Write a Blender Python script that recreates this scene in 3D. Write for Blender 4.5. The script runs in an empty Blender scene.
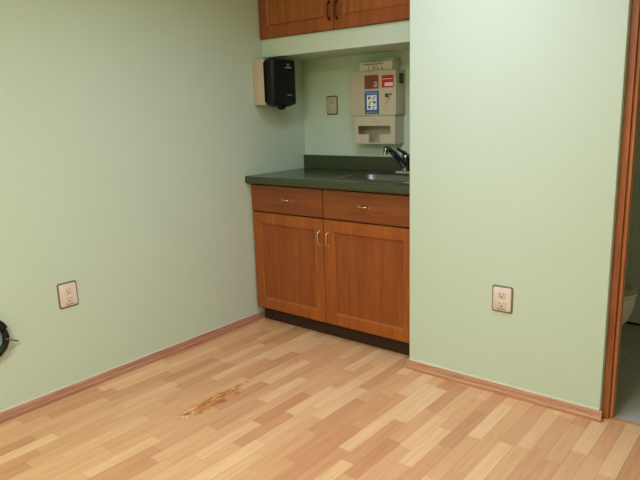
import bpy, bmesh, math, random
from mathutils import Vector, Matrix
PI = math.pi
SC = bpy.context.scene
COL = SC.collection
random.seed(4)

# ------------------------------------------------------------------ camera, world, lights, exposure
cam_d = bpy.data.cameras.new('camera'); cam = bpy.data.objects.new('camera', cam_d); COL.objects.link(cam)
rt = Vector((0.775551, 0.630541, -0.030639)); up = Vector((-0.109332, 0.18196, 0.977209)); fw = Vector((-0.621745, 0.754526, -0.210058))
M4 = Matrix((rt, up, -fw)).transposed().to_4x4(); M4.translation = Vector((2.61034, -2.52052, 1.27795))
cam.matrix_world = M4
cam_d.sensor_fit = 'HORIZONTAL'; cam_d.sensor_width = 36.0; cam_d.lens = 601.52463 / 640 * 36.0
cam_d.clip_start = 0.02
SC.camera = cam

w = bpy.data.worlds.new('world'); SC.world = w; w.use_nodes = True
w.node_tree.nodes['Background'].inputs[0].default_value = (0.8, 0.9, 0.85, 1)
w.node_tree.nodes['Background'].inputs[1].default_value = 0.0

def area(name, loc, sx, sy, power, col, rot=(0, 0, 0)):
    l = bpy.data.lights.new(name, 'AREA'); l.shape = 'RECTANGLE'; l.size = sx; l.size_y = sy
    l.energy = power; l.color = col
    o = bpy.data.objects.new(name, l); o.location = loc; o.rotation_euler = rot; COL.objects.link(o)
    return o
l1 = area('ceiling_lamp_light', (1.5, -1.0, 2.345), 0.55, 1.15, 14.5, (0.95, 0.98, 1.44)); l1.data.spread = math.radians(148)
area('rear_ceiling_lamp_light', (1.8, -3.2, 2.345), 0.55, 1.15, 60, (1.01, 1.0, 0.82))

SC.view_settings.view_transform = 'Standard'; SC.view_settings.look = 'None'
SC.view_settings.gamma = 1.0; SC.view_settings.use_curve_mapping = False
SC.view_settings.exposure = 0.0

# ------------------------------------------------------------------ materials
def lin(c):
    return tuple(((v / 255) / 12.92 if v / 255 <= 0.04045 else ((v / 255 + 0.055) / 1.055) ** 2.4) for v in c)

class NT:
    def __init__(s, name):
        s.m = bpy.data.materials.new(name); s.m.use_nodes = True
        s.t = s.m.node_tree; s.b = s.t.nodes['Principled BSDF']
    def n(s, typ, **k):
        x = s.t.nodes.new(typ)
        for a, v in k.items(): setattr(x, a, v)
        return x
    def l(s, a, b): s.t.links.new(a, b)
    def math(s, op, a, b=None, c=None):
        x = s.n('ShaderNodeMath', operation=op)
        for i, v in enumerate((a, b, c)):
            if v is None: continue
            if isinstance(v, (int, float)): x.inputs[i].default_value = v
            else: s.l(v, x.inputs[i])
        return x.outputs[0]
    def mix(s, f, a, b, blend='MIX'):
        x = s.n('ShaderNodeMix', data_type='RGBA', blend_type=blend)
        for i, v in ((0, f), (6, a), (7, b)):
            if isinstance(v, (int, float)): x.inputs[i].default_value = v
            elif isinstance(v, tuple): x.inputs[i].default_value = (*v[:3], 1)
            else: s.l(v, x.inputs[i])
        return x.outputs[2]
    def ramp(s, f, stops):
        x = s.n('ShaderNodeValToRGB'); e = x.color_ramp.elements
        while len(e) < len(stops): e.new(0.5)
        for q, (p, c) in zip(e, stops): q.position = p; q.color = (*c[:3], 1)
        s.l(f, x.inputs[0]); return x.outputs[0]
    def noise(s, vec, scale, detail=3, rough=0.5):
        x = s.n('ShaderNodeTexNoise'); x.inputs['Scale'].default_value = scale
        x.inputs['Detail'].default_value = detail; x.inputs['Roughness'].default_value = rough
        if vec is not None: s.l(vec, x.inputs['Vector'])
        return x.outputs[0]
    def mapping(s, vec, sc, loc=(0, 0, 0)):
        x = s.n('ShaderNodeMapping'); x.inputs['Scale'].default_value = sc; x.inputs['Location'].default_value = loc
        s.l(vec, x.inputs[0]); return x.outputs[0]
    def bump(s, h, strength, dist=0.002):
        x = s.n('ShaderNodeBump'); x.inputs['Strength'].default_value = strength; x.inputs['Distance'].default_value = dist
        s.l(h, x.inputs['Height']); s.l(x.outputs[0], s.b.inputs['Normal'])

def mat(name, rgb, rough=0.5, metal=0.0, vary=0.06, scale=30, bump=0.0, spec=None, coat=0.0):
    t = NT(name); tc = t.n('ShaderNodeTexCoord').outputs['Object']
    c = lin(rgb); nz = t.noise(tc, scale)
    t.l(t.mix(nz, tuple(v * (1 - vary) for v in c), tuple(min(1, v * (1 + vary)) for v in c)), t.b.inputs['Base Color'])
    t.b.inputs['Roughness'].default_value = rough; t.b.inputs['Metallic'].default_value = metal
    if spec is not None: t.b.inputs['Specular IOR Level'].default_value = spec
    if coat: t.b.inputs['Coat Weight'].default_value = coat
    if bump: t.bump(t.noise(tc, scale * 6), bump)
    return t.m

def wood(name, dark, light, axis, rough=0.46, coat=0.04, fine=1.0):
    t = NT(name)
    tc = t.n('ShaderNodeTexCoord').outputs['Object']
    sc = [26.0, 26.0, 26.0]; sc[axis] = 1.6
    sf = [210.0, 210.0, 210.0]; sf[axis] = 7.0
    n1 = t.noise(t.mapping(tc, tuple(sc)), 1.0, 4, 0.6)
    n2 = t.noise(t.mapping(tc, tuple(sf)), 1.0, 2, 0.5)
    base = t.ramp(n1, [(0.30, lin(dark)), (0.68, lin(light))])
    pores = t.ramp(n2, [(0.36, (0.70, 0.62, 0.55)), (0.55, (1, 1, 1))])
    t.l(t.mix(fine * 0.8, base, pores, 'MULTIPLY'), t.b.inputs['Base Color'])
    t.b.inputs['Roughness'].default_value = rough
    t.b.inputs['Coat Weight'].default_value = coat; t.b.inputs['Coat Roughness'].default_value = 0.25
    t.bump(n2, 0.06, 0.001)
    return t.m

def wall_paint(name, rgb):
    t = NT(name); g = t.n('ShaderNodeNewGeometry').outputs['Position']
    c = lin(rgb)
    n1 = t.noise(g, 1.3, 3); n2 = t.noise(g, 160, 2)
    t.l(t.mix(n1, tuple(v * 0.975 for v in c), tuple(v * 1.02 for v in c)), t.b.inputs['Base Color'])
    t.b.inputs['Roughness'].default_value = 0.62
    t.b.inputs['Specular IOR Level'].default_value = 0.25
    t.bump(n2, 0.05, 0.001)
    return t.m

def laminate():
    t = NT('laminate_floor'); g = t.n('ShaderNodeNewGeometry').outputs['Position']
    sp = t.n('ShaderNodeSeparateXYZ'); t.l(g, sp.inputs[0]); X, Y = sp.outputs[0], sp.outputs[1]
    W = 0.06
    xs = t.math('DIVIDE', t.math('SUBTRACT', X, 0.04), W); xi = t.math('FLOOR', xs)
    w1 = t.n('ShaderNodeTexWhiteNoise', noise_dimensions='1D'); t.l(t.math('ADD', xi, 7.3), w1.inputs['W'])
    ln = t.math('ADD', t.math('MULTIPLY', w1.outputs['Value'], 0.10), 0.29)
    ys = t.math('ADD', t.math('DIVIDE', Y, ln), t.math('MULTIPLY', w1.outputs['Value'], 37.7)); yi = t.math('FLOOR', ys)
    cb = t.n('ShaderNodeCombineXYZ'); t.l(xi, cb.inputs[0]); t.l(yi, cb.inputs[1])
    w2 = t.n('ShaderNodeTexWhiteNoise', noise_dimensions='2D'); t.l(cb.outputs[0], w2.inputs['Vector'])
    r = w2.outputs['Value']
    base = t.ramp(r, [(0.0, lin((202, 148, 106))), (0.25, lin((214, 165, 120))), (0.65, lin((222, 177, 130))), (1.0, lin((233, 195, 148)))])
    # grain: noise stretched along the strip and shifted per piece
    off = t.n('ShaderNodeCombineXYZ'); t.l(t.math('MULTIPLY', r, 90.0), off.inputs[0]); t.l(t.math('MULTIPLY', r, 41.0), off.inputs[1])
    ad = t.n('ShaderNodeVectorMath', operation='ADD'); t.l(t.mapping(g, (60, 3.2, 1)), ad.inputs[0]); t.l(off.outputs[0], ad.inputs[1])
    gr = t.noise(ad.outputs[0], 1.0, 4, 0.62)
    base = t.mix(0.75, base, t.ramp(gr, [(0.28, (0.83, 0.76, 0.68)), (0.62, (1.03, 1.02, 1.0))]), 'MULTIPLY')
    # fine joints between strips, a little stronger at each third one
    fx = t.math('FRACT', xs); ex = t.math('MINIMUM', fx, t.math('SUBTRACT', 1.0, fx))
    fy = t.math('FRACT', ys); ey = t.math('MULTIPLY', t.math('MINIMUM', fy, t.math('SUBTRACT', 1.0, fy)), 5.5)
    e = t.math('LESS_THAN', t.math('MINIMUM', ex, ey), 0.02)
    base = t.mix(t.math('MULTIPLY', e, 0.2), base, lin((120, 76, 48)))
    f3 = t.math('FRACT', t.math('DIVIDE', xs, 3.0)); e3 = t.math('LESS_THAN', t.math('MINIMUM', f3, t.math('SUBTRACT', 1.0, f3)), 0.0075)
    base = t.mix(t.math('MULTIPLY', e3, 0.25), base, lin((105, 62, 40)))
    # worn orange patch of torn laminate
    rag = t.noise(t.mapping(g, (62, 17, 1), (3.1, 0.4, 0)), 1.0, 5, 0.72)
    dx = t.math('DIVIDE', t.math('SUBTRACT', X, 0.612), 0.056); dy = t.math('DIVIDE', t.math('ADD', Y, 0.885), 0.25)
    d2 = t.math('ADD', t.math('MULTIPLY', dx, dx), t.math('MULTIPLY', dy, dy))
    v = t.math('SUBTRACT', t.math('ADD', 0.21, t.math('MULTIPLY', rag, 1.15)), t.math('MULTIPLY', d2, 0.30))
    m = t.ramp(v, [(0.60, (0, 0, 0)), (0.70, (1, 1, 1))])
    torn = t.ramp(rag, [(0.35, lin((208, 142, 62))), (0.5, lin((192, 110, 30))), (0.64, lin((112, 56, 16)))])
    base = t.mix(t.math('MULTIPLY', m, 0.85), base, torn)
    t.l(base, t.b.inputs['Base Color'])
    t.b.inputs['Roughness'].default_value = 0.42; t.b.inputs['Specular IOR Level'].default_value = 0.4
    return t.m

def tile():
    t = NT('bathroom_tile'); g = t.n('ShaderNodeNewGeometry').outputs['Position']
    br = t.n('ShaderNodeTexBrick'); br.offset = 0.0
    t.l(t.mapping(g, (1, 1, 1), (0.12, 0.1, 0)), br.inputs['Vector'])
    for k, v in (('Scale', 1.0), ('Mortar Size', 0.004), ('Brick Width', 0.3), ('Row Height', 0.3)): br.inputs[k].default_value = v
    for k, v in (('Color1', (190, 188, 180)), ('Color2', (182, 181, 174)), ('Mortar', (168, 166, 158))): br.inputs[k].default_value = (*lin(v), 1)
    t.l(br.outputs[0], t.b.inputs['Base Color']); t.b.inputs['Roughness'].default_value = 0.3
    return t.m

M = {}
M['wall'] = wall_paint('mint_wall_paint', (201, 218, 196))
M['bathwall'] = wall_paint('bathroom_wall_paint', (204, 212, 194))
M['ceil'] = wall_paint('ceiling_white', (228, 226, 214))
M['floor'] = laminate(); M['tile'] = tile()
M['oakv'] = wood('oak_vertical', (146, 74, 18), (174, 94, 28), 2)
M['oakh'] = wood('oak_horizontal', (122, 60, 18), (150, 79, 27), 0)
M['oakdark'] = wood('oak_dark_edge', (96, 44, 20), (122, 60, 30), 2)
M['skirt_y'] = wood('skirting_along_depth', (174, 122, 98), (198, 148, 122), 1)
M['skirt_x'] = wood('skirting_along_width', (184, 132, 100), (210, 160, 126), 0)
M['caulk'] = mat('caulk', (226, 222, 205), 0.6)
M['frame'] = wood('door_frame_wood', (150, 80, 44), (184, 106, 62), 2)
M['jamb'] = wood('door_jamb_wood', (182, 106, 58), (212, 136, 82), 2)
M['dark'] = mat('gap_shade_brown', (56, 28, 14), 0.75)  # dark brown painted as the shade in the open gap under the cabinet
M['inside'] = mat('cabinet_inside', (110, 66, 34), 0.7)
M['ctr'] = mat('green_laminate', (62, 70, 44), 0.2, vary=0.16, scale=240, spec=0.5)
M['steel'] = mat('sink_steel', (128, 126, 120), 0.42, 1.0, vary=0.05)
M['chrome'] = mat('chrome', (205, 205, 205), 0.08, 1.0, vary=0.01)
M['fchrome'] = mat('dark_chrome', (128, 128, 130), 0.14, 1.0, vary=0.02)
M['brass'] = mat('satin_nickel_pull', (205, 186, 150), 0.25, 1.0, vary=0.03)
M['bronze'] = mat('dark_bronze_pull', (104, 66, 40), 0.35, 1.0, vary=0.05)
M['beige'] = mat('beige_plastic', (194, 178, 152), 0.5, vary=0.02)
M['beige2'] = mat('sharps_box_beige', (196, 187, 162), 0.5, vary=0.02)
M['inner'] = mat('slot_interior', (120, 116, 92), 0.7)
M['black'] = mat('black_plastic', (14, 14, 15), 0.42, vary=0.05, spec=0.3)
M['blackm'] = mat('black_matte', (16, 16, 17), 0.6)
M['greymark'] = mat('grey_print', (170, 172, 172), 0.6)
M['cream'] = mat('cream_plastic', (222, 207, 190), 0.4, vary=0.02)
M['creamin'] = mat('cream_socket', (218, 204, 184), 0.45, vary=0.02)
M['rim'] = mat('plate_rim_taupe', (122, 108, 84), 0.5, vary=0.05)
M['rimd'] = mat('switch_rim', (92, 88, 62), 0.5, vary=0.05)
M['taupe'] = mat('switch_taupe', (196, 186, 160), 0.5, vary=0.03)
M['slot'] = mat('slot_dark', (60, 44, 34), 0.7)
M['red'] = mat('label_red', (196, 34, 30), 0.5, vary=0.02)
M['maroon'] = mat('window_maroon', (128, 62, 52), 0.3, vary=0.05)
M['blue'] = mat('label_blue', (28, 84, 156), 0.5, vary=0.02)
M['white'] = mat('label_white', (236, 238, 236), 0.5, vary=0.01)
M['grey'] = mat('vent_grey', (84, 84, 78), 0.6)
M['carton'] = mat('carton_white', (206, 204, 178), 0.6, vary=0.03)
M['cartontxt'] = mat('carton_red', (168, 84, 72), 0.6)
M['cartonbr'] = mat('carton_brown', (112, 96, 68), 0.6)
M['porc'] = mat('porcelain', (214, 204, 186), 0.18, vary=0.02, spec=0.6)
M['lid'] = mat('toilet_lid', (178, 164, 130), 0.35, vary=0.02)
M['teal'] = mat('teal_cable', (112, 142, 136), 0.5)
M['greyrod'] = mat('grey_rod', (120, 104, 90), 0.5)
M['glow'] = None
t = NT('lamp_diffuser'); t.b.inputs['Base Color'].default_value = (0.9, 0.9, 0.86, 1); t.b.inputs['Emission Color'].default_value = (1, 0.97, 0.86, 1); t.b.inputs['Emission Strength'].default_value = 1.0
M['glow'] = t.m
M['lampframe'] = mat('lamp_frame', (224, 224, 220), 0.5)

# ------------------------------------------------------------------ mesh helpers
ORG = {}     # world position of each object's own origin (unrotated builders)
def thing(name, label, cat, loc=(0, 0, 0), rotz=0.0, group=None, local=False):
    o = bpy.data.objects.new(name, None); COL.objects.link(o); o.empty_display_size = 0.05
    o.location = loc; o.rotation_euler = (0, 0, rotz); o['label'] = label; o['category'] = cat
    if group: o['group'] = group
    ORG[o.name] = Vector((0, 0, 0)) if local else Vector(loc)
    return o
def obj(name, bm, m, parent=None, smooth=None, label=None):
    bmesh.ops.recalc_face_normals(bm, faces=bm.faces)
    vs = [v.co for v in bm.verts]
    lo = Vector([min(v[i] for v in vs) for i in range(3)]); hi = Vector([max(v[i] for v in vs) for i in range(3)])
    c = (lo + hi) / 2
    bmesh.ops.translate(bm, verts=bm.verts, vec=-c)
    me = bpy.data.meshes.new(name); bm.to_mesh(me); bm.free()
    ms = m if isinstance(m, (list, tuple)) else [m]
    for q in ms: me.materials.append(q)
    o = bpy.data.objects.new(name, me); COL.objects.link(o)
    if parent is None: o.location = c
    else: o.parent = parent; o.location = c - ORG[parent.name]
    ORG[o.name] = c
    if smooth is not None:
        for p in me.polygons: p.use_smooth = True
        me.set_sharp_from_angle(angle=math.radians(smooth))
    if label: o['label'] = label
    return o
def struct(name, bm, m, smooth=None):
    o = obj(name, bm, m, None, smooth); o['kind'] = 'structure'; return o
def tag(o, label, cat, group=None):
    o['label'] = label; o['category'] = cat
    if group: o['group'] = group
    return o
B = bmesh.new
def box(bm, x0, x1, y0, y1, z0, z1, bev=0.0, seg=2):
    r = bmesh.ops.create_cube(bm, size=1.0); vs = r['verts']
    for v in vs:
        v.co = Vector((x0 if v.co.x < 0 else x1, y0 if v.co.y < 0 else y1, z0 if v.co.z < 0 else z1))
    if bev:
        es = list({e for v in vs for e in v.link_edges})
        bmesh.ops.bevel(bm, geom=es, offset=bev, segments=seg, profile=0.5, affect='EDGES')
    return bm
def bx(*a, **k): return box(B(), *a, **k)
def loft(bm, rings, cap0=True, cap1=True, closed=True):
    vr = [[bm.verts.new(p) for p in r] for r in rings]; n = len(rings[0])
    for a, b in zip(vr, vr[1:]):
        for i in range(n if closed else n - 1):
            j = (i + 1) % n
            try: bm.faces.new((a[i], a[j], b[j], b[i]))
            except ValueError: pass
    if cap0: bm.faces.new(vr[0][::-1])
    if cap1: bm.faces.new(vr[-1])
    return bm
def rrect(x0, x1, y0, y1, r, n=5):
    r = min(r, (x1 - x0) / 2 - 1e-5, (y1 - y0) / 2 - 1e-5); p = []
    for cx, cy, a0 in ((x1 - r, y1 - r, 0), (x0 + r, y1 - r, PI / 2), (x0 + r, y0 + r, PI), (x1 - r, y0 + r, 1.5 * PI)):
        for k in range(n + 1):
            a = a0 + k / n * PI / 2; p.append((cx + r * math.cos(a), cy + r * math.sin(a)))
    return p
def prism(bm, pts, ax, a, b):
    """extrude a 2D outline along axis ax from a to b"""
    def P(u, v, t): return {0: (t, u, v), 1: (u, t, v), 2: (u, v, t)}[ax]
    return loft(bm, [[P(u, v, a) for u, v in pts], [P(u, v, b) for u, v in pts]])
def tube(bm, pts, r, n=10, cap=True):
    pts = [Vector(p) for p in pts]; rs = r if isinstance(r, (list, tuple)) else [r] * len(pts)
    rings = []; prev = None
    for i, p in enumerate(pts):
        d = (pts[min(i + 1, len(pts) - 1)] - pts[max(i - 1, 0)]).normalized()
        if prev is None: u = d.orthogonal().normalized()
        else: u = (prev - d * prev.dot(d)).normalized()
        prev = u; v = d.cross(u)
        rings.append([p + (u * math.cos(2 * PI * k / n) + v * math.sin(2 * PI * k / n)) * rs[i] for k in range(n)])
    return loft(bm, rings, cap, cap)
def smooth_path(pts, sub=6):
    pts = [Vector(p) for p in pts]; out = []
    for i in range(len(pts) - 1):
        p0, p1, p2, p3 = pts[max(i - 1, 0)], pts[i], pts[i + 1], pts[min(i + 2, len(pts) - 1)]
        for k in range(sub):
            s = k / sub
            out.append(0.5 * ((2 * p1) + (-p0 + p2) * s + (2 * p0 - 5 * p1 + 4 * p2 - p3) * s * s + (-p0 + 3 * p1 - 3 * p2 + p3) * s ** 3))
    out.append(pts[-1]); return out
def cyl(bm, cx, cy, z0, z1, r0, r1=None, n=24, ax=2):
    r1 = r0 if r1 is None else r1
    def P(u, v, t): return {0: (t, u, v), 1: (u, t, v), 2: (u, v, t)}[ax]
    return loft(bm, [[P(cx + r * math.cos(2 * PI * k / n), cy + r * math.sin(2 * PI * k / n), z) for k in range(n)] for r, z in ((r0, z0), (r1, z1))])
def vbevel(bm, corners, off, seg=4):
    es = [e for e in bm.edges if all(any(abs(v.co.x - x) < 1e-5 and abs(v.co.y - y) < 1e-5 for x, y in corners) for v in e.verts) and abs(e.verts[0].co.z - e.verts[1].co.z) > 0.5]
    bmesh.ops.bevel(bm, geom=es, offset=off, segments=seg, profile=0.5, affect='EDGES'); return bm

# ------------------------------------------------------------------ room shell
H = 2.4
YW = -0.0733; XW = 1.1488; XD = 2.0450; XD2 = 2.88
YB = 0.5234
struct('floor', prism(B(), [(0, -4.2), (4.2, -4.2), (4.2, -0.012), (1.149, -0.012), (1.149, YB), (0, YB)], 2, -0.06, 0), M['floor'])
struct('floor_bathroom', bx(1.25, 3.3, -0.010, 1.2, -0.06, 0.001), M['tile'])
struct('ceiling', bx(-0.1, 4.3, -4.3, 1.3, H, H + 0.08), M['ceil'])
struct('wall_left', bx(-0.1, 0, -4.3, YB + 0.1, -0.06, H), M['wall'])
struct('wall_back', bx(0, XW + 0.1, YB, YB + 0.1, -0.06, H), M['wall'])
bm = prism(B(), [(XW, YW), (XD, YW), (XD, 0.03), (1.25, 0.03), (1.25, YB), (XW, YB)], 2, -0.06, H)
struct('wall_front', vbevel(bm, [(XW, YW), (XD, YW)], 0.004), M['wall'], 40)
struct('wall_front_header', bx(XD, XD2, YW, 0.03, 2.07, H), M['wall'])
struct('wall_front_right', bx(XD2, 4.2, YW, 0.03, -0.06, H), M['wall'])
struct('wall_right', bx(4.2, 4.3, -4.3, 0.03, -0.06, H), M['wall'])
struct('wall_rear', bx(0, 4.2, -4.3, -4.2, -0.06, H), M['wall'])
struct('wall_bathroom_left', bx(1.25, 1.27, YB + 0.1, 1.2, -0.06, H), M['bathwall'])
struct('wall_bathroom_back', bx(1.25, 3.3, 1.2, 1.3, -0.06, H), M['bathwall'])
struct('wall_bathroom_right', bx(3.3, 3.4, 0.03, 1.3, -0.06, H), M['bathwall'])
YS = 0.158; ZS = 1.595; ZU = 1.699
struct('wall_soffit', bx(0, XW, YS, YB, ZS, ZU - 0.001, bev=0.003), M['wall'])

def skirt_profile(t, h): return [(0, 0), (t, 0), (t, h * 0.30), (t * 0.72, h * 0.45), (t * 0.62, h * 0.72), (t * 0.45, h * 0.92), (t * 0.2, h), (0, h)]
SK = 0.046; ST = 0.014
struct('baseboard_left', prism(B(), skirt_profile(ST, SK), 1, -4.2, 0.059), M['skirt_y'])
pf = [(YW - u, z) for u, z in skirt_profile(ST, SK)]
struct('baseboard_front', prism(B(), pf, 0, XW - 0.012, XD + 0.010), M['skirt_x'])
struct('trim_1', bx(XW, XD - 0.002, YW - 0.004, YW, SK, SK + 0.006), M['caulk'])
struct('trim_2', bx(0, 0.004, -4.2, 0.02, SK, SK + 0.004), M['caulk'])
struct('baseboard_bathroom', bx(1.27, 3.3, 1.19, 1.2, 0.001, 0.012), M['blackm'])

# door casing with jamb
d1 = bpy.data.objects.new('door_1', None); COL.objects.link(d1); d1['kind'] = 'structure'; d1.location = (XD, YW, 0); ORG['door_1'] = Vector(d1.location)
XC = XD + 0.030
def frame_side(x, sgn):
    """rebated wooden jamb standing in the opening: a brown outer face and a lighter stop set further back"""
    X = lambda u: x + sgn * u
    q = lambda u0, u1: (min(X(u0), X(u1)), max(X(u0), X(u1)))
    j = obj('jamb', bx(*q(0.0015, 0.0265), -0.042, 0.014, 0.0, 2.05, bev=0.0015), M['frame'], d1)
    obj('stop', bx(*q(0.0268, 0.0390), -0.024, 0.014, 0.0, 2.05, bev=0.0015), M['jamb'], d1)
frame_side(XD, 1); frame_side(XD2, -1)
obj('head', bx(XD + 0.040, XD2 - 0.040, -0.042, 0.014, 2.05, 2.069, bev=0.0015), M['frame'], d1)
struct('trim_3', bx(XD + 0.040, XD2 - 0.040, -0.028, -0.0115, 0, 0.005, bev=0.002), M['skirt_x'])

# ------------------------------------------------------------------ base cabinet
def pull_h(x, y, z, w=0.075):      # bow pull, horizontal, on a face looking to -Y
    p = [(x - w / 2, y, z), (x - w / 2 + 0.004, y - 0.016, z), (x - w / 4, y - 0.024, z + 0.001), (x + w / 4, y - 0.024, z + 0.001), (x + w / 2 - 0.004, y - 0.016, z), (x + w / 2, y, z)]
    bm = tube(B(), smooth_path(p, 5), 0.0045, 8)
    for s in (-1, 1): cyl(bm, x + s * w / 2, z, y - 0.003, y, 0.008, 0.008, 12, 1)
    return bm
def pull_v(x, y, z, w=0.085):
    p = [(x, y, z - w / 2), (x, y - 0.011, z - w / 2 + 0.004), (x, y - 0.017, z - w / 4), (x, y - 0.017, z + w / 4), (x, y - 0.011, z + w / 2 - 0.004), (x, y, z + w / 2)]
    bm = tube(B(), smooth_path(p, 5), 0.0045, 8)
    for s in (-1, 1): cyl(bm, x, z + s * w / 2, y - 0.003, y + 0.0005, 0.008, 0.008, 12, 1)
    return bm
def door(x0, x1, z0, z1, y, th, parent, st=0.062, mats=None, pull=None, pm=None):
    """frame-and-panel door: front at y (looks to -Y), body to y+th"""
    fr = B()
    R = lambda i, yy: [(x0 + i, yy, z0 + i), (x1 - i, yy, z0 + i), (x1 - i, yy, z1 - i), (x0 + i, yy, z1 - i)]
    loft(fr, [R(st + 0.012, y + th), R(0, y + th), R(0, y + 0.003), R(0.003, y), R(st, y), R(st + 0.004, y + 0.0025), R(st + 0.012, y + 0.009), R(st + 0.012, y + th)], False, False)
    d = obj('door', fr, mats[0], parent)
    pb = B(); i = st + 0.0118
    box(pb, x0 + i, x1 - i, y + 0.0085, y + th - 0.001, z0 + i, z1 - i)
    obj('panel', pb, mats[1], d)
    if pull: obj('handle', pull, pm, d, 50)
    return d
def drawer(x0, x1, z0, z1, y, th, parent, m, pull, pm):
    bm = bx(x0, x1, y, y + th, z0, z1, bev=0.004, seg=2)
    d = obj('drawer', bm, m, parent); obj('handle', pull, pm, d, 50); return d

M['panelv'] = wood('oak_panel', (134, 66, 16), (160, 84, 25), 2)
cab = thing('base_cabinet', 'reddish oak base cabinet with two drawers and two doors under the green countertop', 'cabinet', (0.56, 0.25, 0))
X0, X1, ZB, ZT = 0.006, 1.135, 0.096, 0.868
bm = B()
box(bm, X0, X0 + 0.018, 0.02, 0.5, ZB, ZT); box(bm, X1 - 0.018, X1, 0.02, 0.5, ZB, ZT)
box(bm, X0 + 0.018, X1 - 0.018, 0.02, 0.5, ZB, ZB + 0.018); box(bm, X0 + 0.018, X1 - 0.018, 0.485, 0.5, ZB + 0.018, ZT)
box(bm, X0, X0 + 0.03, 0.0195, 0.02, ZB, ZT); box(bm, X0, X1, 0.0192, 0.021, ZT - 0.03, ZT)
box(bm, X0, X1, 0.0192, 0.021, 0.685, 0.72); box(bm, 0.54, 0.575, 0.0191, 0.021, ZB, ZT)
obj('carcass', bm, M['oakdark'], cab)
XM = 0.5584
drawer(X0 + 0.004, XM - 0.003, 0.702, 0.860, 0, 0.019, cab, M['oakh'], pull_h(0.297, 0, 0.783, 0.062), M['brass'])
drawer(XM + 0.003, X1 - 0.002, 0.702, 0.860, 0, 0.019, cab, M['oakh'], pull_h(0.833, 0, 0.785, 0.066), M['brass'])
door(X0 + 0.004, XM - 0.002, ZB, 0.694, 0, 0.019, cab, mats=(M['oakv'], M['panelv']), pull=pull_v(XM - 0.028, 0, 0.587, 0.074), pm=M['brass'])
door(XM + 0.002, X1 - 0.002, ZB, 0.694, 0, 0.019, cab, mats=(M['oakv'], M['panelv']), pull=pull_v(XM + 0.032, 0, 0.585, 0.074), pm=M['brass'])
obj('gap_shade_board', bx(0.016, X1 - 0.045, 0.060, 0.078, 0, ZB), M['dark'], cab)  # added dark board standing in for the shade of the open gap
obj('leg', bx(1.091, 1.104, 0.022, 0.05, 0, ZB, bev=0.002), M['oakdark'], cab)

# ------------------------------------------------------------------ countertop with backsplash
ct = thing('countertop', 'glossy dark green laminate countertop with rolled front edge on the oak base cabinet', 'countertop', (0.57, 0.23, ZT))
ZC = 0.912; YF = -0.038
SX0, SX1, SY0, SY1 = 0.585, 1.075, 0.07, 0.458       # sink rim
hx0, hx1, hy0, hy1 = SX0 + 0.02, SX1 - 0.02, SY0 + 0.02, SY1 - 0.085
bm = B()
nose = [(hy0, ZC), (YF + 0.014, ZC)] + [(YF + 0.012 - 0.012 * math.sin(a) , ZC - 0.012 + 0.012 * math.cos(a)) for a in [k * PI / 12 for k in range(1, 7)]]
nose += [(YF + 0.001, ZC - 0.034), (YF + 0.005, ZC - 0.042), (YF + 0.02, ZC - 0.044), (hy0, ZC - 0.044)]
prism(bm, nose, 0, 0.001, XW - 0.001)
box(bm, 0.001, hx0, hy0, 0.522, ZC - 0.044, ZC); box(bm, hx1, XW - 0.001, hy0, 0.522, ZC - 0.044, ZC); box(bm, hx0, hx1, hy1, 0.522, ZC - 0.044, ZC)
obj('worktop', bm, M['ctr'], ct)
obj('backsplash', bx(0.001, XW - 0.001, 0.502, 0.522, ZC, 0.998, bev=0.003), M['ctr'], ct)

# ------------------------------------------------------------------ sink and faucet
sk = thing('sink', 'stainless steel drop-in sink set in the green countertop', 'sink', ((SX0 + SX1) / 2, 0.25, ZC))
def R3(i, z, r, back=0.0): return [(x, y, z) for x, y in rrect(SX0 + i, SX1 - i, SY0 + i, SY1 - i - back, r)]
bm = loft(B(), [R3(0, ZC + 0.0005, 0.05), R3(0.002, ZC + 0.005, 0.05), R3(0.008, ZC + 0.0065, 0.045), R3(0.022, ZC + 0.005, 0.06, 0.07), R3(0.030, ZC - 0.004, 0.06, 0.07),
                R3(0.036, ZC - 0.06, 0.06, 0.07), R3(0.045, ZC - 0.13, 0.06, 0.07), R3(0.07, ZC - 0.15, 0.05, 0.07), R3(0.15, ZC - 0.155, 0.03, 0.07)], False, True)
obj('basin', bm, M['steel'], sk, 50)
obj('drain', cyl(B(), 0.83, 0.225, ZC - 0.1545, ZC - 0.150, 0.03, 0.026), M['chrome'], sk, 40)
fc = thing('faucet', 'chrome single lever faucet at the back of the steel sink', 'faucet', (0.828, 0.425, ZC + 0.006))
fx, fy, fz = 0.828, 0.425, ZC + 0.0062
obj('base_plate', loft(B(), [[(x, y, fz) for x, y in rrect(fx - 0.07, fx + 0.07, fy - 0.026, fy + 0.026, 0.025)], [(x, y, fz + 0.012) for x, y in rrect(fx - 0.064, fx + 0.064, fy - 0.021, fy + 0.021, 0.02)]]), M['chrome'], fc, 40)
obj('body', loft(B(), [[(fx + r * math.cos(a), fy + r * math.sin(a), fz + z) for a in [2 * PI * k / 24 for k in range(24)]] for r, z in ((0.027, 0.011), (0.024, 0.03), (0.024, 0.080), (0.026, 0.090), (0.022, 0.105), (0.009, 0.112))]), M['fchrome'], fc, 50)
sp = smooth_path([(fx, fy - 0.01, fz + 0.040), (fx - 0.008, fy - 0.06, fz + 0.086), (fx - 0.018, fy - 0.12, fz + 0.132), (fx - 0.023, fy - 0.152, fz + 0.148), (fx - 0.025, fy - 0.166, fz + 0.142), (fx - 0.025, fy - 0.169, fz + 0.122)], 6)
obj('spout', tube(B(), sp, [0.017] * 12 + [0.0145] * (len(sp) - 12), 14), M['fchrome'], fc, 60)
obj('aerator', cyl(B(), fx - 0.025, fy - 0.169, fz + 0.116, fz + 0.128, 0.0135, 0.0145), M['chrome'], fc, 40)
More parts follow.
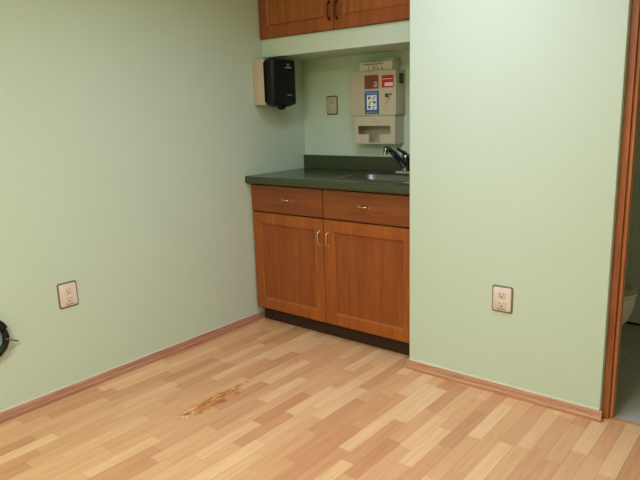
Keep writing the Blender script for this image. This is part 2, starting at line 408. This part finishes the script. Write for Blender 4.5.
bm = tube(B(), smooth_path([(fx, fy, fz + 0.104), (fx - 0.004, fy - 0.02, fz + 0.118), (fx - 0.014, fy - 0.062, fz + 0.140)], 6), [0.013] * 6 + [0.009] * 7, 12)
obj('lever', bm, M['fchrome'], fc, 60)

# ------------------------------------------------------------------ wall cabinet
wc = thing('wall_cabinet', 'oak wall cabinet with two doors above the mint soffit', 'cabinet', (0.57, 0.33, ZU))
bm = B(); ZK = 2.36
box(bm, 0.004, 0.022, YS + 0.002, 0.52, ZU, ZK); box(bm, XW - 0.022, XW - 0.004, YS + 0.002, 0.52, ZU, ZK)
box(bm, 0.022, XW - 0.022, YS + 0.002, 0.52, ZU, ZU + 0.018); box(bm, 0.022, XW - 0.022, YS + 0.002, 0.52, ZK - 0.018, ZK); box(bm, 0.022, XW - 0.022, 0.505, 0.52, ZU + 0.018, ZK - 0.018)
box(bm, 0.004, 0.034, YS + 0.0015, YS + 0.003, ZU, ZK); box(bm, 0.53, 0.58, YS + 0.0015, YS + 0.003, ZU, ZK)
obj('carcass', bm, M['oakdark'], wc)
UM = 0.557
M['oakup'] = wood('oak_upper', (134, 68, 24), (166, 91, 38), 2); M['oakuppanel'] = wood('oak_upper_panel', (138, 76, 28), (174, 102, 44), 2)
door(0.006, UM - 0.003, ZU, ZK - 0.004, YS - 0.018, 0.019, wc, mats=(M['oakup'], M['oakuppanel']), pull=pull_v(UM - 0.027, YS - 0.018, 1.795), pm=M['bronze'])
door(UM + 0.003, XW - 0.006, ZU, ZK - 0.004, YS - 0.018, 0.019, wc, mats=(M['oakup'], M['oakuppanel']), pull=pull_v(UM + 0.024, YS - 0.018, 1.795), pm=M['bronze'])

# ------------------------------------------------------------------ paper towel dispenser on the left wall
pd = thing('paper_towel_dispenser', 'black centre-pull paper towel dispenser with beige back mounted on the left wall under the soffit', 'dispenser', (0, 0.17, 1.32))
obj('back_housing', bx(0.001, 0.095, 0.072, 0.29, 1.320, 1.582, bev=0.006), M['beige'], pd, 40)
cov = [(0.095, 0.076), (0.13, 0.074)] + [(0.140 + 0.022 * math.sin(a), 0.104 - 0.030 * math.cos(a)) for a in [k * PI / 12 for k in range(1, 7)]]
cov += [(0.165, 0.17)] + [(0.140 + 0.022 * math.sin(a), 0.252 - 0.030 * math.cos(a)) for a in [PI / 2 + k * PI / 12 for k in range(0, 7)]] + [(0.095, 0.284)]
cc = Vector((0.115, 0.17))
def sh(f): return [((cc.x + (x - cc.x) * f), cc.y + (y - cc.y) * f) for x, y in cov]
bm = loft(B(), [[(x, y, z) for x, y in sh(f)] for f, z in ((0.55, 1.306), (0.93, 1.320), (1.0, 1.330), (1.0, 1.566), (0.95, 1.576))])
obj('cover', bm, M['black'], pd, 35)
obj('latch_flange', bx(0.092, 0.100, 0.068, 0.292, 1.335, 1.562, bev=0.003), M['black'], pd, 40)
obj('nozzle', loft(B(), [[(0.128 + r * math.cos(a), 0.17 + r * math.sin(a), z) for a in [2 * PI * k / 20 for k in range(20)]] for r, z in ((0.034, 1.310), (0.026, 1.300), (0.016, 1.290))]), M['blackm'], pd, 40)
bm = B()
for i in range(9): box(bm, 0.1640, 0.1660, 0.176 + i * 0.0065, 0.1805 + i * 0.0065, 1.5275, 1.533)
bm2 = prism(B(), [(0.195, 1.542), (0.213, 1.542), (0.204, 1.555)], 0, 0.1640, 0.1660)
obj('brand_lettering', bm, M['greymark'], pd); obj('emblem', bm2, M['greymark'], pd)
bm = B()
for i in range(6): box(bm, 0.1640, 0.1660, 0.190 + i * 0.0065, 0.1945 + i * 0.0065, 1.372, 1.376)
obj('lower_lettering', bm, M['greymark'], pd)

# ------------------------------------------------------------------ sharps cabinet, glove box holder, carton
YK = YB - 0.106
shp = thing('sharps_cabinet', 'beige locked sharps cabinet with red and blue labels on the alcove back wall', 'cabinet', (0.61, 0.47, 1.243))
obj('body', bx(0.452, 0.767, YK + 0.012, YB, 1.243, 1.488, bev=0.005), M['beige2'], shp, 40)
obj('door', bx(0.450, 0.769, YK, YK + 0.0115, 1.241, 1.490, bev=0.004), M['beige2'], shp, 40)
def front(x0, x1, z0, z1, t=0.0006, y=YK): return bx(x0, x1, y - t, y, z0, z1)
# pixel-measured label places on the door plane (x = 0.45 + 0.00684 per photo pixel)
obj('window_frame', front(0.553, 0.660, 1.384, 1.473, 0.0012), M['beige'], shp)
wd = obj('window', front(0.559, 0.655, 1.391, 1.467, 0.0018), M['maroon'], shp)
bm = B()
for (a, b, c, d_) in ((0.624, 0.648, 1.423, 1.429), (0.628, 0.648, 1.413, 1.419), (0.620, 0.648, 1.401, 1.409)): box(bm, a, b, YK - 0.0024, YK - 0.0018, c, d_)
obj('container_print', bm, M['beige'], wd)
rl = obj('red_label', front(0.676, 0.755, 1.394, 1.461), M['red'], shp)
bm = B()
for i in range(5): box(bm, 0.696 + i * 0.011, 0.7045 + i * 0.011, YK - 0.0012, YK - 0.0006, 1.402, 1.421)
obj('large_text', bm, M['white'], rl); bm = B()
for i in range(9): box(bm, 0.682 + i * 0.0075, 0.687 + i * 0.0075, YK - 0.0011, YK - 0.0006, 1.439, 1.443)
obj('small_text', bm, M['white'], rl)
bl = obj('blue_label', front(0.558, 0.656, 1.250, 1.378), M['blue'], shp)
bm = B()
for i in range(8): box(bm, 0.568 + i * 0.010, 0.575 + i * 0.010, YK - 0.0012, YK - 0.0006, 1.363, 1.370)
obj('header_text', bm, M['greymark'], bl); bm = B()
for i in range(9): box(bm, 0.566 + i * 0.0092, 0.5725 + i * 0.0092, YK - 0.0012, YK - 0.0006, 1.258, 1.263)
obj('footer_text', bm, M['greymark'], bl)
wf = obj('pictogram_field', front(0.573, 0.641, 1.274, 1.356, 0.0012), M['white'], bl)
bm = B()
for (px, pz, kind) in ((0.585, 1.345, 0), (0.618, 1.345, 1), (0.590, 1.318, 1), (0.620, 1.320, 0), (0.585, 1.294, 0), (0.616, 1.293, 1)):
    cx_, cz = px + 0.005, pz - 0.006
    if kind == 0:
        box(bm, cx_ - 0.010, cx_ + 0.010, YK - 0.0018, YK - 0.0012, cz - 0.002, cz + 0.008); box(bm, cx_ - 0.003, cx_ + 0.003, YK - 0.0018, YK - 0.0012, cz - 0.009, cz - 0.002)
    else:
        box(bm, cx_ - 0.004, cx_ + 0.010, YK - 0.0018, YK - 0.0012, cz + 0.002, cz + 0.008); box(bm, cx_ - 0.010, cx_ + 0.002, YK - 0.0018, YK - 0.0012, cz - 0.008, cz - 0.002)
obj('pictograms', bm, M['grey'], wf)
bm = cyl(B(), 0.734, 1.356, YK - 0.006, YK, 0.010, 0.011, 20, 1)
lk = obj('lock', bm, M['chrome'], shp, 40)
bm = bx(0.7315, 0.7365, YK - 0.030, YK - 0.006, 1.353, 1.359); box(bm, 0.728, 0.738, YK - 0.048, YK - 0.030, 1.340, 1.360, bev=0.002)
obj('key', bm, M['bronze'], lk)
vb = B()
box(vb, 0.7692, 0.7700, 0.452, 0.497, 1.415, 1.470)
vt = obj('vent', vb, M['grey'], shp)
bm = B()
for i in range(5): box(bm, 0.7700, 0.7708, 0.456, 0.493, 1.420 + i * 0.010, 1.424 + i * 0.010)
obj('vent_slats', bm, M['blackm'], vt)

YG = YB - 0.098
gh = thing('glove_box_holder', 'beige glove box holder with a wide front slot hanging below the sharps cabinet', 'holder', (0.615, 0.47, 1.08))
gx0, gx1, gz0, gz1 = 0.476, 0.757, 1.080, 1.2415
bm = B()
box(bm, gx0, gx0 + 0.004, YG + 0.004, YB, gz0, gz1); box(bm, gx1 - 0.004, gx1, YG + 0.004, YB, gz0, gz1); box(bm, gx0 + 0.004, gx1 - 0.004, YG + 0.004, YB, gz0, gz0 + 0.004)
box(bm, gx0 + 0.004, gx1 - 0.004, YB - 0.004, YB, gz0 + 0.004, gz1)
obj('shell', bm, M['beige2'], gh)
# front plate with a slot and a thumb notch below it (outline of the hole, one face ring around it)
sx0, sx1, sz0, sz1 = 0.502, 0.727, 1.134, 1.183; nx0, nx1, nz = 0.578, 0.653, 1.087
def corner(cx, cz, r, a0, a1, n=4): return [(cx + r * math.cos(a0 + (a1 - a0) * k / n), cz + r * math.sin(a0 + (a1 - a0) * k / n)) for k in range(n + 1)]
hole = corner(sx1 - .008, sz1 - .008, .008, 0, PI / 2) + corner(sx0 + .008, sz1 - .008, .008, PI / 2, PI) + corner(sx0 + .008, sz0 + .008, .008, PI, 1.5 * PI) + [(nx0, sz0), (nx0, nz), (nx1, nz), (nx1, sz0)] + corner(sx1 - .008, sz0 + .008, .008, 1.5 * PI, 2 * PI)
def front_plate(y0, y1):
    bm = B(); out = [(gx1, gz1), (gx0, gz1), (gx0, gz0), (gx1, gz0)]
    res = []
    for y in (y0, y1):
        vo = [bm.verts.new((x, y, z)) for x, z in out]; vh = [bm.verts.new((x, y, z)) for x, z in hole]
        es = [bm.edges.new((L[i], L[(i + 1) % len(L)])) for L in (vo, vh) for i in range(len(L))]
        bmesh.ops.triangle_fill(bm, edges=es, use_beauty=True, use_dissolve=False)
        res.append((vo, vh))
    for k in (0, 1):
        a, b = res[0][k], res[1][k]
        for i in range(len(a)): bm.faces.new((a[i], a[(i + 1) % len(a)], b[(i + 1) % len(a)], b[i]))
    return bm
obj('front_panel', front_plate(YG, YG + 0.004), M['beige2'], gh)
cx = thing('carton', 'small flat whitish carton with red lettering lying on top of the sharps cabinet', 'box', (0.61, 0.47, 1.490))
YCN = YB - 0.088
bm = bx(0.512, 0.735, YCN, YB - 0.006, 1.4905, 1.541, bev=0.003); 
obj('body', bm, M['carton'], cx)
obj('flap', bx(0.66, 0.735, YCN + 0.02, YB - 0.008, 1.5412, 1.556, bev=0.003), M['carton'], cx)
for i in range(4):
    x = 0.574 + i * 0.029; bm = B()
    box(bm, x, x + 0.005, YCN - 0.0008, YCN, 1.496, 1.517)
    if i == 1: box(bm, x + 0.012, x + 0.017, YCN - 0.0008, YCN, 1.496, 1.517); box(bm, x + 0.005, x + 0.012, YCN - 0.0008, YCN, 1.504, 1.508)
    if i > 1: box(bm, x + 0.005, x + 0.016, YCN - 0.0008, YCN, 1.496, 1.500)
    obj('red_letter', bm, M['cartontxt'], cx)
bm = B()
for i in range(11): box(bm, 0.540 + i * 0.0125, 0.550 + i * 0.0125, YCN - 0.0008, YCN, 1.524, 1.531)
obj('brown_lettering', bm, M['cartonbr'], cx)

# ------------------------------------------------------------------ switch plate, outlets
def rplate(bm, w_, h_, y0, y1, r, ch=0.002):
    f = lambda s, y: [(x, y, z) for x, z in rrect(-w_ / 2 + s, w_ / 2 - s, -h_ / 2 + s, h_ / 2 - s, r)]
    return loft(bm, [f(0, y0), f(0, y1 + ch), f(ch, y1)])
def outlet(label, loc, rz):
    t_ = thing('wall_outlet', label, 'outlet', loc, rz, 'duplex wall outlets', local=True)
    obj('rim', rplate(B(), 0.094, 0.120, 0, -0.005, 0.010), M['rim'], t_, 40)
    cp = obj('cover_plate', rplate(B(), 0.082, 0.106, -0.0045, -0.010, 0.008), M['cream'], t_, 40)
    for s in (1, -1):
        so = obj('socket', shift(rplate(B(), 0.034, 0.032, -0.0095, -0.0125, 0.006, 0.001), s * 0.021), M['creamin'], t_, 40)
        bm = B()
        box(bm, -0.0085, -0.0060, -0.0131, -0.0122, s * 0.021 + 0.000, s * 0.021 + 0.010); box(bm, 0.0060, 0.0085, -0.0131, -0.0122, s * 0.021 + 0.001, s * 0.021 + 0.009)
        cyl(bm, 0.0, s * 0.021 - 0.007, -0.0131, -0.0122, 0.0032, 0.0032, 10, 1)
        obj('socket_holes', bm, M['slot'], so)
    obj('module_edge', bx(-0.019, 0.019, -0.0108, -0.0098, -0.0455, -0.0435), M['slot'], t_)
    return t_
def shift(bm, dz):
    bmesh.ops.translate(bm, verts=bm.verts, vec=(0, 0, dz)); return bm
outlet('cream duplex wall outlet on the left wall above the wooden baseboard', (0, -1.202, 0.482), PI / 2)
outlet('cream duplex wall outlet on the bright wall between oak cabinet and doorway', (1.620, YW, 0.447), 0)
sw = thing('light_switch', 'taupe switch plate with dark rim on the alcove back wall beside the sharps cabinet', 'switch', (0.237, YB, 1.308), 0, None, local=True)
obj('rim', rplate(B(), 0.086, 0.116, 0, -0.005, 0.010), M['rimd'], sw, 40)
obj('cover_plate', rplate(B(), 0.074, 0.100, -0.0045, -0.009, 0.006), M['taupe'], sw, 40)
obj('rocker', shift(rplate(B(), 0.040, 0.022, -0.0085, -0.013, 0.003), 0.020), M['beige'], sw, 40)
obj('blank_insert', shift(rplate(B(), 0.040, 0.042, -0.0085, -0.0105, 0.003), -0.018), M['taupe'], sw, 40)

# ------------------------------------------------------------------ cable coil hanging on the left wall
cb = thing('cable_coil', 'coiled black and teal cable hanging on the left wall at the photo edge', 'cable', (0, -1.575, 0.375), 0, None)
cy0, cz0 = -1.578, 0.383
def coil(r0, r1, x0, turns, rad, ph, n=40):
    pts = []
    for k in range(turns * n + 1):
        a = 2 * PI * k / n + ph; f = k / (turns * n)
        rr = r0 + (r1 - r0) * f + 0.0018 * math.sin(2.7 * a)
        pts.append((x0 + 0.006 * math.sin(a * 1.7) + 0.012 * f, cy0 + rr * math.cos(a) * 0.95, cz0 + rr * math.sin(a)))
    return tube(B(), pts, rad, 8)
obj('black_cable', coil(0.087, 0.066, 0.020, 6, 0.0075, 0.4), M['blackm'], cb, 60, 'black cable')
obj('teal_cable', coil(0.054, 0.044, 0.024, 3, 0.006, 1.1), M['teal'], cb, 60, 'teal cable')
obj('cable_tie', tube(B(), smooth_path([(0.046, cy0 + 0.066, cz0 - 0.008), (0.034, cy0 + 0.088, cz0 - 0.022), (0.018, cy0 + 0.122, cz0 - 0.042)], 4), 0.0035, 8), M['greyrod'], cb, 60)
obj('hook', tube(B(), smooth_path([(0.0, cy0, cz0 + 0.052), (0.025, cy0, cz0 + 0.050), (0.048, cy0, cz0 + 0.052), (0.050, cy0, cz0 + 0.072)], 4), 0.0045, 8), M['greyrod'], cb, 60)

# ------------------------------------------------------------------ toilet in the bathroom
tl = thing('toilet', 'cream toilet with closed lid seen through the doorway in the dim bathroom', 'toilet', (1.65, 0.47, 0.001))
ty = 0.47
def egg(cx_, a, b, z, n=28):
    r = []
    for k in range(n):
        q = 2 * PI * k / n; ex = math.cos(q); r.append((cx_ + (a if ex > 0 else a * 0.82) * ex, ty + b * math.sin(q) * (1 - 0.10 * max(ex, 0)), z))
    return r
obj('bowl', loft(B(), [egg(1.66, 0.17, 0.11, 0.001), egg(1.66, 0.165, 0.10, 0.06), egg(1.67, 0.19, 0.11, 0.15), egg(1.715, 0.255, 0.155, 0.21), egg(1.74, 0.278, 0.178, 0.27), egg(1.75, 0.285, 0.186, 0.33), egg(1.75, 0.288, 0.188, 0.375), egg(1.75, 0.280, 0.182, 0.385)]), M['porc'], tl, 50)
obj('seat', loft(B(), [egg(1.75, 0.280, 0.182, 0.3855), egg(1.75, 0.294, 0.190, 0.390), egg(1.75, 0.290, 0.187, 0.402)]), M['porc'], tl, 40)
obj('lid', loft(B(), [egg(1.75, 0.276, 0.178, 0.4025), egg(1.75, 0.288, 0.186, 0.408), egg(1.75, 0.276, 0.176, 0.420), egg(1.75, 0.18, 0.10, 0.425)]), M['lid'], tl, 40, 'beige lid')
tk = obj('tank', bx(1.275, 1.455, ty - 0.21, ty + 0.21, 0.37, 0.73, bev=0.02, seg=3), M['porc'], tl, 40)
obj('tank_lid', bx(1.272, 1.468, ty - 0.22, ty + 0.22, 0.731, 0.765, bev=0.01), M['porc'], tl, 40)
obj('tank_base', bx(1.30, 1.56, ty - 0.10, ty + 0.10, 0.20, 0.372, bev=0.02), M['porc'], tl, 40)
obj('flush_handle', bx(1.456, 1.476, ty - 0.17, ty - 0.09, 0.66, 0.68, bev=0.004), M['chrome'], tl)

# ------------------------------------------------------------------ ceiling lamps (the room's own light)
def lamp(x, y, label):
    t_ = thing('ceiling_lamp', label, 'lamp', (x, y, 2.35), 0, 'ceiling lamps')
    bm = B()
    for a in ((x - 0.31, x - 0.285, y - 0.61, y + 0.61), (x + 0.285, x + 0.31, y - 0.61, y + 0.61), (x - 0.285, x + 0.285, y - 0.61, y - 0.585), (x - 0.285, x + 0.285, y + 0.585, y + 0.61)): box(bm, *a, 2.352, H)
    obj('frame', bm, M['lampframe'], t_)
    obj('diffuser', bx(x - 0.284, x + 0.284, y - 0.584, y + 0.584, 2.360, 2.372), M['glow'], t_)
lamp(1.5, -1.0, 'square-edged fluorescent ceiling lamp over the middle of the room')
lamp(1.8, -3.2, 'square-edged fluorescent ceiling lamp near the rear wall')
